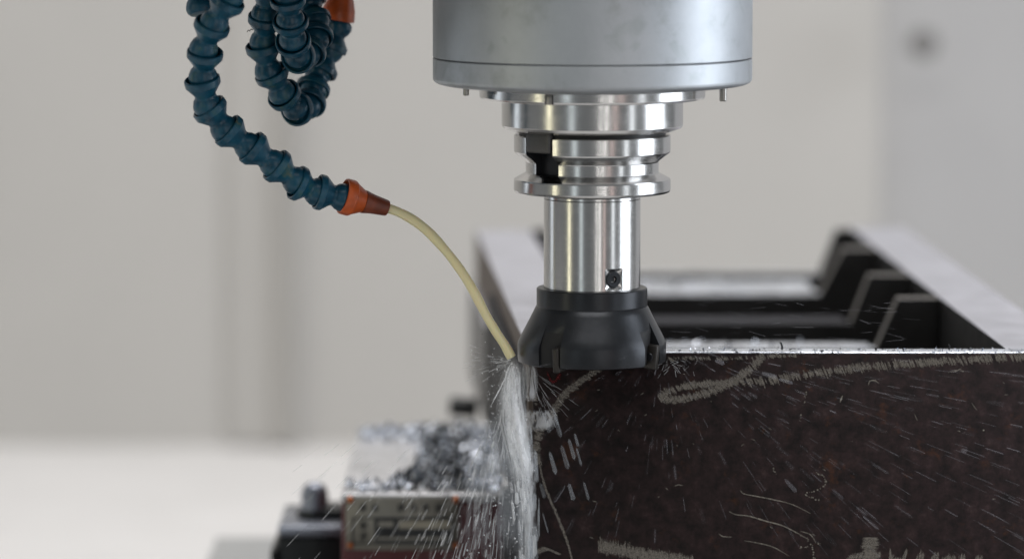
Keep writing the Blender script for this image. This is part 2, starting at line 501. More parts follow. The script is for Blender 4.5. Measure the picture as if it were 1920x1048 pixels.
# the right hand panel, folded a little towards the machine
xr = wall_x(1650)
pts = [(xr+.0005, yW+.002), (wall_x(1700), yW-.004), (wall_x(1700)+1.6, yW-.20)]
vv = []; ff = []
for z in (ZF, 2.6):
    for p in pts: vv.append((p[0], p[1], z))
    for p in pts[::-1]: vv.append((p[0], p[1]+.05, z))
k = len(pts)*2
ff.append(tuple(range(k))[::-1]); ff.append(tuple(range(k, 2*k)))
for i in range(k): ff.append((i, (i+1) % k, (i+1) % k+k, i+k))
tag(mesh_obj('back_wall_side_panel', vv, ff, M['wall_cool']), kind='structure')
# upright folded post on the left
pd = WALL_D-.10
post_poly = [(wall_x(408, pd), yW-.003), (wall_x(436, pd), yW-.007), (wall_x(496, pd), yW-.009), (wall_x(540, pd), yW-.028), (wall_x(545, pd), yW-.003)]
vv = [(x, y, z) for z in (ZF+.003, 2.55) for x, y in post_poly]
ff = [tuple(range(5)), tuple(range(9, 4, -1))] + [(i, i+5, (i+1) % 5+5, (i+1) % 5) for i in range(5)]
tag(mesh_obj('wall_post', vv, ff, M['wall']), 'cream upright post against the back wall, behind the long blue hose', 'post')
v, f = box_geo(-2.6, 2.6, -.55, yW+.3, ZF-.05, ZF)
tag(mesh_obj('floor', v, f, M['floor']), kind='structure')

v, f = box_geo(-5, 5, -6, -.6, -1.0, -.95)
tag(mesh_obj('hall_floor', v, f, M['table']), kind='structure')
# small dark knob on the right hand panel
kp = U(1730, 82, WALL_D-.05)
kn = lathe('wall_plug', [(.001, .018), (.010, .017), (.012, .013), (.012, .004), (.008, 0)], M['lug'], n=24)
kn.location = (kp.x, kp.y+.001, kp.z); kn.rotation_euler = (pi/2, 0, 0)
tag(kn, 'small dark round plug on the pale wall panel, upper right', 'plug')

# machine table, below the picture
tb = bevel_box('machine_table', -.5, .75, -.2, .82, ZF, ZF+.0265, M['table'], bev=.002)
tag(tb, kind='structure')
ZT = ZF+.0265

# ------------------------------------------------------------------ spindle
DS = 1.98
S = DS/F
SX = U(1110, 500, DS).x
def sz(py): return U(960, py, DS).z
ZR = sz(360)                     # reference height for local coordinates
def pr(lst): return [(r*S, sz(py)-ZR) for r, py in lst]
SLOC = (SX, DS-2.0, ZR)

head = empty('spindle_head', SLOC, 'large silver cylindrical spindle head hanging at the top of the picture', 'machine spindle')
# casting above, from which the housing and the hoses hang
zc = sz(-110)-ZR
bevel_box('head_casting', -.215, .10, -.085, .11, zc, zc+.12, M['lug'], head, bev=.006, seg=3)
lathe('housing_body', pr([(299.5, -112), (299.5, 105.6), (297.5, 106.8), (290, 106.8)]), M['housing'], head, n=160)
lathe('seam_gap', pr([(296.5, 104.0), (296.5, 112)]), M['groove'], head, n=128)
lathe('cover_ring', pr([(290, 108.3), (297.8, 108.3), (299.5, 109.6), (299.5, 146), (298.5, 150), (295.5, 153.6), (290, 156.2), (282, 158.0), (272, 158.6), (215, 158.6)]),
      M['housing'], head, n=160)
for k_, (th, py0, py1, r) in enumerate([(-70.8, 158, 174.5, 5.5), (76, 158, 186.5, 7), (10, 158, 163, 6)]):
    if k_ == 2: continue
    p_ = lathe('coolant_pin', [(r*S, sz(py0)-ZR+.002), (r*S, sz(py1)-ZR+.0004), (r*S*.8, sz(py1)-ZR), (r*S*.35, sz(py1)-ZR)], M['pin'], head, n=20)
    p_.location = (250*S*sin(R(th)), -250*S*cos(R(th)), 0)
lathe('nose_flange', pr([(205, 157), (211, 162), (212, 165), (212, 180.5), (210.5, 183.5), (206, 185), (165, 185)]), M['steel'], head, n=160)
lathe('nose_ring', pr([(170, 184), (170.5, 186), (170.5, 234), (168, 239), (150, 245.5), (120, 245.5)]), M['steel'], head, n=160)
# little key let into the flange rim
ky = bevel_box('drive_key', -6*S, 6*S, -214*S, -200*S, sz(184.5)-ZR, sz(165.5)-ZR, M['pin'], head, bev=.0004, seg=1)
ky.rotation_euler = (0, 0, R(-23))
kb = bevel_box('key_slot', -8*S, 8*S, -212.6*S, -200*S, sz(184.2)-ZR, sz(166)-ZR, M['groove'], head, bev=0)
kb.rotation_euler = (0, 0, R(-23))

# the two driving keys that reach down into the slots of the tool flange
for a_ in (-44.5, 135.5):
    kk = bevel_box('drive_key', -30*S, 30*S, -149*S, -114*S, sz(280)-ZR, sz(243)-ZR, M['key'], head, bev=.0012, seg=3)
    kk.rotation_euler = (0, 0, R(a_))
# ------------------------------------------------------------------ tool holder
holder = empty('tool_holder', SLOC, 'shiny steel tool holder with grooved flange and plain round shank below the spindle', 'tool holder')
def window_angles(wins, n=150):
    """angles with doubled edges where windows start and end"""
    th = set()
    for i in range(n): th.add(round(2*pi*i/n, 5))
    for a, b in wins:
        for e in (a, b):
            th.add(round((e-1e-4) % (2*pi), 5)); th.add(round((e+1e-4) % (2*pi), 5))
    return sorted(th)
def inside(t, a, b):
    return ((t-a) % (2*pi)) < ((b-a) % (2*pi))
ks = [(R(-58), R(-31)), (R(122), R(149))]
ka = window_angles(ks)
def in_any(t, wins): return any(inside(t, a, b) for a, b in wins)
def flange_fn(t, i, r, z):
    return min(r, 112*S) if in_any(t, ks) and 1 < i < 9 else r
fl_prof = pr([(138, 244), (138, 251), (145, 251.6), (147.2, 253.5), (147.2, 283), (146, 285.5), (126, 301), (125, 303), (125, 322), (126, 323.5),
              (146.5, 334.5), (147.5, 337), (147.5, 355.5), (146, 358.5), (143, 360), (90, 360)])
def flange_m(t0, t1, i):
    if i in (0,): return 1
    return 2 if (in_any(t0, ks) or in_any(t1, ks)) and 1 <= i < 9 else 0
lathe('flange', fl_prof, [M['steel'], M['groove'], M['black']], holder, fn=flange_fn, mfn=flange_m, angles=ka, smooth=8)
lathe('neck', pr([(97, 359), (97, 364), (93, 366)]), M['black'], holder, n=96)
ws = [(R(15), R(38))]
wa = window_angles(ws, 240)
DZ = [494, 495.6, 496, 499, 503, 508, 513, 518, 523, 528, 532, 535]
sh_prof = pr([(89, 364), (90.7, 365.5), (91, 366.5), (91, 371), (90.2, 371.4), (90.2, 372.2), (91, 372.6)]+[(91, z_) for z_ in DZ]+[(91, 538), (90, 539.5), (60, 539.5)])
def sh_fn(t, i, r, z):
    if in_any(t, ws) and 9 <= i <= 18:
        u = ((t-ws[0][0]) % (2*pi))/(ws[0][1]-ws[0][0])
        return r-9*S*sin(pi*min(1, max(0, u)))**.7*sin(pi*(i-9)/9)**.6
    return r
def sh_m(t0, t1, i): return 1 if i == 4 else 0
lathe('shank', sh_prof, [M['steel'], M['groove']], holder, fn=sh_fn, mfn=sh_m, angles=wa, smooth=30)
# set screw in the hollow
scw = lathe('set_screw', [(.0012, -.0004), (.0016, .0012), (.0034, .0013), (.0039, .0009), (.0040, 0)], M['black'], holder, n=24)
scw.rotation_euler = (R(90), 0, R(26.5)); scw.location = (82.5*S*sin(R(26.5)), -82.5*S*cos(R(26.5)), sz(516)-ZR)

# ------------------------------------------------------------------ face mill
mill = empty('face_mill', SLOC, 'black conical face milling cutter under the shank, cutting the steel block', 'milling cutter')
lathe('collar', pr([(86, 538.5), (102.5, 538.5), (104.5, 540.5), (104.5, 571), (104, 573), (90, 573)]), M['black'], mill, n=128)
NP = 4
p0 = R(57)
pk = [(p0+2*pi*i/NP-R(13), p0+2*pi*i/NP+R(7)) for i in range(NP)]
pa = window_angles(pk, 140)
ct_prof = pr([(98, 572.6), (104.5, 572.6), (106, 574), (111, 584), (118, 598), (125.5, 612), (133, 626), (138.5, 637), (140.3, 643), (140.3, 655), (140.3, 668), (139, 675), (132, 677.5), (60, 677.5)])
def ct_fn(t, i, r, z):
    if in_any(t, pk) and 5 <= i <= 12:
        for a, b in pk:
            if inside(t, a, b):
                u = ((t-a) % (2*pi))/((b-a) % (2*pi))
                d = [0, 0, 0, 0, 0, 4, 14, 22, 27, 30, 31, 31, 26][i]
                return r-d*S*(.2+.6*u)
    return r
def ct_m(t0, t1, i): return 1 if (in_any(t0, pk) and in_any(t1, pk)) and 5 <= i <= 11 else 0
lathe('cutter_body', ct_prof, [M['black'], M['pocket']], mill, fn=ct_fn, mfn=ct_m, angles=pa)
for i in range(NP):
    th = p0+2*pi*i/NP+R(3.0)
    root = bpy.data.objects.new('cutting_insert', None)
    bx_ = bevel_box('insert', -.0017, .0017, -.0024, .0052, -.0058, .0058, M['insert'], mill, bev=.0008, seg=2)
    bx_.name = 'cutting_insert'
    bx_.location = (131.5*S*sin(th), -131.5*S*cos(th), sz(661)-ZR)
    bx_.rotation_euler = (R(6), 0, th)
    s_ = lathe('insert_screw', [(.0005, .0007), (.0017, .0006), (.002, .0003), (.002, 0)], M['black'], bx_, n=16)
    s_.rotation_euler = (0, R(-90), 0); s_.location = (-.0017, .0012, 0)
    bpy.data.objects.remove(root)

# ------------------------------------------------------------------ coolant hoses
r_ = PX
seg_prof_px = [(9.5, 17), (20, 16), (27, 12), (28.5, 4), (29.5, .6), (31.5, 0), (33.2, 1.5), (33.6, 5), (33.2, 12.5), (31.5, 15), (21, 28.5), (19.6, 32), (20.4, 36), (24, 41),
               (26.6, 50), (26.8, 55), (25, 61), (21, 65), (12, 66)]
def seg_mesh():
    o = lathe('hose_segment', [(a*r_, b*r_) for a, b in seg_prof_px], M['hose'], None, n=40, cap=True, smooth=24)
    me = o.data
    bpy.data.objects.remove(o)
    return me
SEG = seg_mesh()
def orient(d, roll=0):
    return d.to_track_quat('Z', 'Y').to_euler()

def spline(pts, per=12):
    out = []
    n = len(pts)
    for i in range(n-1):
        p0_, p1_, p2_, p3_ = pts[max(i-1, 0)], pts[i], pts[i+1], pts[min(i+2, n-1)]
        for k in range(per):
            t = k/per
            out.append(.5*((2*p1_)+(-p0_+p2_)*t+(2*p0_-5*p1_+4*p2_-p3_)*t*t+(-p0_+3*p1_-3*p2_+p3_)*t*t*t))
    out.append(pts[-1].copy())
    return out

def hose(pts, label, group='blue segmented coolant hoses', nozzle=None, scale=1.0, flip=False, jitter=3.0, seed=1):
    """pts: (px, py, D) of each bell, upstream first"""
    rnd = random.Random(seed)
    P3 = [U(*p) for p in pts]
    root = empty('coolant_hose', P3[0], label, 'coolant hose', group)
    for i, p in enumerate(P3):
        a = P3[max(i-1, 0)]; b = P3[min(i+1, len(P3)-1)]
        nxt = P3[min(i+1, len(P3)-1)]
        d = (nxt-p) if i < len(P3)-1 else (p-P3[i-1])
        d = d.normalized()*.72 + (b-a).normalized()*.28
        d = d.normalized()
        if nozzle and i == len(P3)-1: break
        o = bpy.data.objects.new('hose_segment', SEG); col.objects.link(o); o.parent = root
        sp = (nxt-p).length if i < len(P3)-1 else 53*r_
        k_ = scale
        o.scale = (k_, k_, k_*min(1.12, max(.86, sp/(53*r_)/k_)))
        e = orient(d)
        e.x += R(rnd.uniform(-jitter, jitter)); e.y += R(rnd.uniform(-jitter, jitter))
        o.rotation_euler = e
        o.location = (p - d*9*r_) - P3[0]
    return root, P3

nz_prof = [(10, 22), (20, 20), (27, 14), (28.5, 4), (30, 0), (33, .6), (34, 3), (34, 17), (33, 19.5), (31, 21), (22.5, 38), (21, 41.5), (10, 41.8)]
def nozzle(root, pos, d, prof, name='orange_nozzle'):
    o = lathe(name, [(a*r_, b*r_) for a, b in prof], M['orange'], root, n=40, smooth=24)
    o.rotation_euler = orient(d); o.location = pos - root.location
    return o

main_pts = [(470, -108, 1.927), (452, -50, 1.932), (425, 4, 1.937), (397, 52, 1.942), (384, 104, 1.947), (380, 155, 1.952), (395, 206, 1.957), (431, 247, 1.961),
            (475, 279, 1.964), (521, 313, 1.968), (562, 345, 1.972), (603, 361, 1.976), (652, 370, 1.979)]
hroot, P3 = hose(main_pts, 'long blue segmented hose curving down to an orange nozzle with a cream tube', nozzle=True, seed=3)
nd = (U(724, 390, 1.985)-U(652, 370, 1.979)).normalized()
nozzle(hroot, P3[-1]-nd*10*r_, nd, nz_prof)
nt_ = lathe('nozzle_tip', [(a*r_, b*r_) for a, b in [(19, 41), (22, 42), (21.6, 45), (18.5, 60), (15.2, 88), (14.4, 90), (8, 90)]], M['brown_tip'], hroot, n=40, smooth=24)
nt_.rotation_euler = orient(nd); nt_.location = P3[-1]-nd*10*r_-hroot.location
tp = [(700, 383.5, 1.9831), (712, 386.8, 1.984), (724, 390, 1.985), (745, 397, 1.9855), (772, 411, 1.985), (800, 432, 1.983), (826, 459, 1.981), (850, 488, 1.979), (872, 519, 1.977), (892, 553, 1.975), (911, 590, 1.974), (930, 622, 1.974), (947, 648, 1.974), (959, 670, 1.974)]
tpts = spline([U(*p) for p in tp], 6)
def sweep(name, pts, rad, mat, parent, n=14, cap=True, smooth=40, flat=1):
    verts = []; faces = []
    up = Vector((0, -1, 0))
    for i, p in enumerate(pts):
        d = (pts[min(i+1, len(pts)-1)]-pts[max(i-1, 0)]).normalized()
        a = d.cross(up)
        if a.length < 1e-6: a = Vector((1, 0, 0))
        a.normalize(); b = d.cross(a).normalized()
        r = rad(i/(len(pts)-1)) if callable(rad) else rad
        for k in range(n):
            t = 2*pi*k/n
            verts.append(p+a*r*cos(t)+b*r*flat*sin(t))
    for i in range(len(pts)-1):
        for k in range(n):
            a0 = i*n+k; b0 = i*n+(k+1) % n
            faces.append((a0, b0, b0+n, a0+n))
    if cap:
        faces.append(tuple(range(n))); faces.append(tuple((len(pts)-1)*n+k for k in range(n)))
    off = parent.location if parent else Vector()
    return mesh_obj(name, [v_-off for v_ in verts], faces, mat, parent, None, smooth)
sweep('outlet_tube', tpts, lambda t: (9.6-1.0*t+.35*sin(t*21)+.25*sin(t*47))*r_, M['tube'], hroot, n=20)

hose([(512, -122, 1.986), (508, -68, 1.990), (503, -16, 1.994), (498, 38, 1.998), (494, 90, 2.003), (511, 141, 2.008), (534, 180, 2.014), (558, 204, 2.023),
      (580, 192, 2.034), (588, 164, 2.043), (602, 130, 2.050), (620, 86, 2.054), (635, 40, 2.056)],
     'dark blue hose looped low behind the front loop, its orange nozzle pointing up', nozzle=True, seed=5)
h2 = [o for o in bpy.data.objects if o.name == 'coolant_hose.001'][0]
nd2 = (U(652, -60, 2.056)-U(632, 36, 2.056)).normalized()
nz2 = [(10, 18), (20, 16), (26, 10), (28, 3), (30, 0), (33, .8), (33.5, 4), (31, 22), (22, 48), (18, 90), (16, 92), (10, 92)]
nozzle(h2, U(632, 38, 2.056), nd2, nz2)
hose([(534, -150, 1.960), (534, -98, 1.964), (536, -46, 1.968), (540, 4, 1.973), (545, 44, 1.979), (550, 80, 1.987), (560, 106, 1.998), (580, 96, 2.010), (592, 68, 2.019),
      (588, 36, 2.028), (578, 2, 2.034), (566, -40, 2.036), (556, -88, 2.036)],
     'dark blue hose bent into a small loop in front of the other looped hose', seed=8)
hose([(352, -128, 2.0), (361, -76, 2.0), (368, -27, 1.997)], 'dark hose end just showing at the top edge, left of the long hose', seed=9, scale=1.0)

# ------------------------------------------------------------------ workpiece
Z0 = U(1300, 660, 2.0).z
ZL = Z0-.0277                    # the lower tops of the cross webs
work = empty('steel_workpiece', (.01, 0, ZT), 'big dark rusty steel weldment with chalk scribbles, its top edge being milled', 'workpiece')
WO = work.location
def wk(o):
    o.parent = work; o.location = o.location - WO; return o
# front plate
fp = bevel_box('front_plate', .010, .36, 0, .013, ZT, Z0, [M['scale'], M['wet']], None, bev=.0005, seg=1, top=True)
wk(fp)
def xl(Y): return .0085-.0500*Y          # outer face of the left wall
def xi(Y): return .236-.0430*Y           # inner face of the right wall
def wall_mesh(name, xa, xb, y0, y1, z0, z1, mats):
    v = []
    for z in (z0, z1):
        for y in (y0, y1):
            v += [(xa(y), y, z), (xb(y), y, z)]
    f = [(0, 2, 3, 1), (4, 5, 7, 6), (0, 1, 5, 4), (2, 6, 7, 3), (0, 4, 6, 2), (1, 3, 7, 5)]
    return wk(mesh_obj(name, v, f, mats, None, [0, 1, 0, 0, 0, 0]))
TH = .034
ZB = .1905
DV = 2.16
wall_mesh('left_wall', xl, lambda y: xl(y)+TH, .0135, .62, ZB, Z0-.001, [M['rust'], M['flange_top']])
wall_mesh('dark_gap_fill', lambda y: xl(y)+.0012-.042*y, lambda y: xl(y)+TH-.002, .0135, DV-2.002, ZT, ZB-.0002, [M['inside'], M['inside']])  # dark filler added to keep the gap beside the vise dark
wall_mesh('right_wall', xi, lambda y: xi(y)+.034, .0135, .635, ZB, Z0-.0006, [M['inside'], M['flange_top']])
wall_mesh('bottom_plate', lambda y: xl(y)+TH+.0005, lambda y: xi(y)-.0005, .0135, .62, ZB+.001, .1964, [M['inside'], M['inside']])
# dark cladding on the outside of the left wall, and the pale lug at its far end
wall_mesh('side_plate', lambda y: xl(y)-.003, lambda y: xl(y)-.0002, .03, .375, ZB+.001, Z0-.014, [M['inside'], M['web_dark']])
wall_mesh('end_lug', lambda y: xl(y)-.0045, lambda y: xl(y)-.0002, .39, .605, ZB, Z0-.034, [M['lug'], M['flange_top']])
def web(D, bar, thick, xs_r, dx, mats, full=True):
    """a cross web: low bar, rising at both ends to the height of the side walls"""
    Y = D-2
    a = xl(Y)+TH+.0006; b = xi(Y)-.0006
    x2 = U(xs_r[0], 500, D).x; x3 = U(xs_r[1], 500, D).x
    wdt = x3-x2; rise = b-x3
    poly = [(a, .1965), (b, .1965), (b, Z0-.0012), (x3, Z0-.0012), (x2, ZL), (a+rise+wdt, ZL), (a+rise, Z0-.0012), (a, Z0-.0012)]
    wk(extrude_poly('cross_web', poly, Y, Y+thick, mats, lowz=ZL+.001))
    if bar > thick:
        v, f = box_geo(a+rise+wdt+.002, x2-.002, Y+thick+.0003, Y+bar, .1965, ZL-.0006)
        wk(mesh_obj('web_ledge', v, f, [mats[0], mats[2]], None, [0, 1, 0, 0, 0, 0]))
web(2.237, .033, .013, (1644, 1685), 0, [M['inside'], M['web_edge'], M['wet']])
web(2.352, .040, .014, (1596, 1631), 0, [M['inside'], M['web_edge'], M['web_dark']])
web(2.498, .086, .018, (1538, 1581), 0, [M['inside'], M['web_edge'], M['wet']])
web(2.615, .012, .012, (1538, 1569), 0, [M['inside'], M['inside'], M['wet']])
def bolt(name, pos, r, h, axis, mat, parent, n=6):
    o = lathe(name, [(r*.3, h), (r*.86, h), (r, h*.86), (r, h*.1), (r*1.25, h*.1), (r*1.25, 0)], mat, parent, n=n if n > 6 else 24, smooth=30)
    o.rotation_euler = axis.to_track_quat('Z', 'Y').to_euler(); o.location = pos-parent.location
    return o
bolt('bolt', U(894, 765, 2.52), .0058, .0165, Vector((-1, -.1, .1)), M['clamp'], work)

# --- chalk on the front face: many short parallel rubs of the stick along a path
def chalk(name, path, width, ang, dens=1.0, mat='chalk', rag=.5, gap=0, seed=0, lift=.00025):
    """path in photo pixels on the front face; ang is the slant of the rubs in degrees (0 = along +x, 90 = down)"""
    rnd = random.Random(seed)
    pts = [Vector((p[0], p[1], 0)) for p in path]
    L = spline(pts, 10)
    verts = []; faces = []
    du = Vector((cos(R(ang)), sin(R(ang)), 0)); dn = Vector((-du.y, du.x, 0))
    acc = 0
    for i in range(len(L)-1):
        a, b = L[i], L[i+1]
        n = max(1, int((b-a).length*dens*1.25))
        fr = i/len(L)
        for k in range(n):
            t = rnd.random()
            g_ = a.lerp(b, t)
            if gap and noise.noise(Vector((g_.dot(dn)*.23, seed+.3, g_.dot(du)*.03))) > .60-1.7*gap: continue
            p = g_+du*rnd.gauss(0, .13)*(width(fr) if callable(width) else width)
            wd = .84*(width(fr) if callable(width) else width)
            ln = wd*(rnd.uniform(1-rag, 1.0+rag*.4)+rag*.5*noise.noise(Vector((p.x*.11, p.y*.11, seed+.5))))*.5
            wv = rnd.uniform(.45, 1.2)
            c = p+Vector((rnd.uniform(-1, 1), rnd.uniform(-1.5, 1.5), 0))
            q = [c-du*ln, c-du*ln*.6+dn*wv, c+du*ln*.6+dn*wv*.9, c+du*ln*1.02, c+du*ln*.6-dn*wv, c-du*ln*.6-dn*wv]
            base = len(verts)
            lf = lift + rnd.random()*.00012
            for s_ in q:
                P_ = U(s_.x, s_.y, 2.0)
                verts.append((P_.x-WO.x, -lf-WO.y, P_.z-WO.z))
            faces.append(tuple(range(base, base+6)))
    me = bpy.data.meshes.new(name)
    me.from_pydata(verts, [], faces); me.materials.append(M[mat])
    o = bpy.data.objects.new(name, me); col.objects.link(o); o.parent = work
    return o
# the long flourish: from the right edge down to the left, round the hook and up to the top
chalk('chalk_mark', [(1925, 668), (1860, 671), (1800, 675), (1730, 680), (1660, 684), (1600, 690), (1540, 698), (1480, 707), (1430, 714), (1380, 716)], 17, 66, 1.5, gap=.22, seed=1, rag=.5)
chalk('chalk_mark', [(1380, 716), (1340, 719), (1300, 722), (1270, 728), (1248, 737), (1236, 746), (1250, 749), (1290, 746), (1330, 735), (1370, 717), (1400, 697), (1420, 678), (1432, 668)], 16, 58, 1.9, gap=.1, seed=2)
chalk('chalk_mark', [(1250, 674), (1290, 671), (1340, 672), (1390, 671), (1440, 668), (1500, 667)], 9, 60, 1.1, gap=.3, seed=3)
chalk('chalk_mark', [(1124, 690), (1100, 708), (1078, 722), (1060, 738), (1046, 757), (1034, 780), (1020, 800), (1010, 815), (1006, 840), (1010, 870)], 17, 16, 1.8, gap=.08, seed=4)
chalk('chalk_mark', [(1010, 860), (1016, 890), (1022, 912), (1032, 938), (1045, 968), (1058, 1000), (1068, 1030), (1074, 1056)], 10, 84, 1.9, gap=.04, seed=5, rag=.3)
chalk('chalk_mark', [(1000, 690), (1002, 730), (1004, 770), (1003, 810)], 12, 20, 1.0, gap=.3, seed=6)
chalk('chalk_mark', [(1008, 1035), (1020, 1029), (1032, 1030), (1044, 1036)], 13, 25, 2.4, seed=7, rag=.3)
chalk('chalk_mark', [(1122, 1024), (1150, 1027), (1180, 1034), (1210, 1040), (1250, 1047), (1300, 1054)], 26, 86, 2.6, seed=8, rag=.35)
chalk('chalk_mark', [(1632, 1006), (1632, 1030), (1631, 1056)], 28, 2, 2.6, seed=9, rag=.15)
chalk('chalk_mark', [(1586, 1052), (1600, 1044), (1616, 1042), (1650, 1040)], 16, 105, 1.9, seed=10, rag=.6)
chalk('chalk_mark', [(1668, 1036), (1672, 1048), (1688, 1052), (1697, 1040), (1700, 1032)], 15, 98, 2.2, seed=11, rag=.4)
for sx_, yy in ((1725, 1046), (1752, 1047), (1772, 1050), (1784, 1050), (1802, 1052), (1834, 1052)):
    chalk('chalk_mark', [(sx_-6, yy), (sx_+7, yy-1)], 22, 99, 1.7, seed=sx_, rag=.6)
chalk('chalk_mark', [(1026, 699), (1030, 708), (1036, 716), (1044, 710), (1050, 702)], 6, 30, 2.0, 'redmark', seed=12)
chalk('chalk_mark', [(1780, 698), (1795, 694), (1808, 697)], 7, 150, .8, seed=13, rag=.8)
# thin bright scratches
def scratch(path, wpx, seed=0, dots=False):
    rnd = random.Random(seed)
    L = spline([Vector((p[0], p[1], 0)) for p in path], 8)
    verts = []; faces = []
    def put(s_):
        P_ = U(s_.x, s_.y, 2.0); return (P_.x-WO.x, -.0003-WO.y, P_.z-WO.z)
    if dots:
        for p in L:
            if rnd.random() < .35: continue
            c = p+Vector((rnd.uniform(-1.5, 1.5), rnd.uniform(-1.5, 1.5), 0)); r = wpx*rnd.uniform(.4, 1.1)
            b0 = len(verts)
            for k in range(5): verts.append(put(c+Vector((cos(k*1.257)*r, sin(k*1.257)*r, 0))))
            faces.append(tuple(range(b0, b0+5)))
    else:
        for i, p in enumerate(L):
            d = (L[min(i+1, len(L)-1)]-L[max(i-1, 0)]).normalized(); n_ = Vector((-d.y, d.x, 0))
            wv = wpx*(.25+.75*sin(pi*min(1, max(0, i/(len(L)-1)))))*rnd.uniform(.6, 1.1)*.5
            verts += [put(p-n_*wv), put(p+n_*wv)]
        for i in range(len(L)-1): faces.append((2*i, 2*i+1, 2*i+3, 2*i+2))
    me = bpy.data.meshes.new('scratch'); me.from_pydata(verts, [], faces); me.materials.append(M['scratch'])
    o = bpy.data.objects.new('scratch', me); col.objects.link(o); o.parent = work
scratch([(1367, 958), (1380, 964), (1405, 967), (1435, 976), (1465, 984), (1490, 996), (1515, 1010)], 2.2, 1)
scratch([(1388, 918), (1395, 925), (1420, 930), (1450, 936), (1485, 945), (1520, 962)], 1.6, 2)
scratch([(1395, 1013), (1420, 1017), (1450, 1025), (1480, 1042)], 1.5, 3)
scratch([(1348, 1000), (1356, 1005), (1372, 1006)], 1.8, 4)
scratch([(1500, 995), (1520, 1002), (1530, 1018)], 1.3, 5)
scratch([(1530, 885), (1546, 895), (1548, 908), (1535, 917), (1510, 925), (1522, 932), (1536, 937)], 1.5, 6, True)
scratch([(1500, 1002), (1516, 1012), (1524, 1028), (1527, 1048)], 1.6, 7, True)
scratch([(1540, 1017), (1525, 1022), (1500, 1026)], 1.5, 8, True)
scratch([(1512, 736), (1506, 760), (1500, 790)], 1.3, 9, True)
scratch([(1450, 876), (1454, 890)], 1.2, 10, True)
scratch([(1628, 722), (1631, 714), (1640, 713), (1648, 718)], 2.0, 11)
scratch([(1580, 741), (1577, 748), (1575, 754)], 3.2, 12)
scratch([(1265, 911), (1272, 908), (1280, 910)], 1.5, 13)
scratch([(1822, 755), (1828, 764), (1832, 769)], .9, 14)
scratch([(1714, 775), (1720, 788)], .9, 15)
scratch([(1843, 805), (1845, 807)], 4, 16)
for i in range(26):
    x = random.uniform(1060, 1900); y = random.uniform(700, 1040); a = random.uniform(-1, 1)
    scratch([(x, y), (x+random.uniform(2, 8), y+a*5)], random.uniform(.7, 1.2), 40+i)

# burrs along the front top edge: one ragged fringe
def burr():
    verts = []; faces = []
    x = 1250
    rnd = random.Random(4)
    while x < 1922:
        wd = rnd.uniform(2, 7); h = rnd.choice([.6, 1, 1.5, 2.2, 3.0])*rnd.uniform(.5, 1.1)
        A = U(x, 660, 2.0); B_ = U(x+wd, 660, 2.0)
        b0 = len(verts)
        y = rnd.uniform(-.0004, .004)
        zz = Z0-.0002
        verts += [(A.x, y, zz), (B_.x, y, zz), (B_.x-.0003, y-.0006, zz+h*PX), (A.x+.0002, y-.0004, zz+h*PX*.7), (A.x, y+.0014, zz), (B_.x, y+.0014, zz)]
        faces += [(b0, b0+1, b0+2, b0+3), (b0+3, b0+2, b0+5, b0+4), (b0, b0+3, b0+4), (b0+1, b0+5, b0+2)]
        x += wd*rnd.uniform(.9, 2.4)
    o = mesh_obj('edge_burr', [Vector(v_)-WO for v_ in verts], faces, M['wet'], work)
burr()

# loose curled chips standing on the milled edge
def chip_geo(L, wd, curl, rnd):
    """a short curled ribbon with thickness"""
    verts = []; faces = []
    n = 6
    a = 0; p = Vector((0, 0, 0))
    for i in range(n+1):
        d = Vector((cos(a), 0, sin(a))); nn = Vector((-sin(a), 0, cos(a)))
        w_ = wd*(1-.35*abs(i/n-.5))
        for sy in (-1, 1):
            for sn in (-1, 1):
                verts.append(p+Vector((0, sy*w_*.5, 0))+nn*sn*wd*.09)
        p = p+d*L/n; a += curl/n*(1+rnd.uniform(-.3, .3))
    for i in range(n):
        b = i*4
        for q in ((0, 1, 5, 4), (1, 3, 7, 5), (3, 2, 6, 7), (2, 0, 4, 6)):
            faces.append(tuple(b+k for k in q))
    faces.append((0, 2, 3, 1)); e = n*4; faces.append((e, e+1, e+3, e+2))
    return verts, faces
rnd = random.Random(12)
for (px, py, L, a, cl, lb) in ((1466, 656, 15, 80, 1.0, 'dark curled metal chip standing upright on the milled edge, tallest one'),
                               (1480, 657, 13, 25, -.8, 'small dark metal chip leaning beside the tallest upright chip on the edge'),
                               (1779, 658, 11, 60, 1.4, 'black metal chip on the milled edge, rightmost of the three')):
    v, f = chip_geo(L*PX, 8*PX, cl, rnd)
    o = mesh_obj('metal_chip', v, f, M['chip_dark'], None, None, 60)
    P_ = U(px, py, 2.004); o.location = (P_.x, .004, Z0+.0006); o.rotation_euler = (R(rnd.uniform(-10, 10)), R(-a), R(rnd.uniform(-30, 30)))
    tag(o, lb, 'metal chip', 'loose chips on the milled edge')

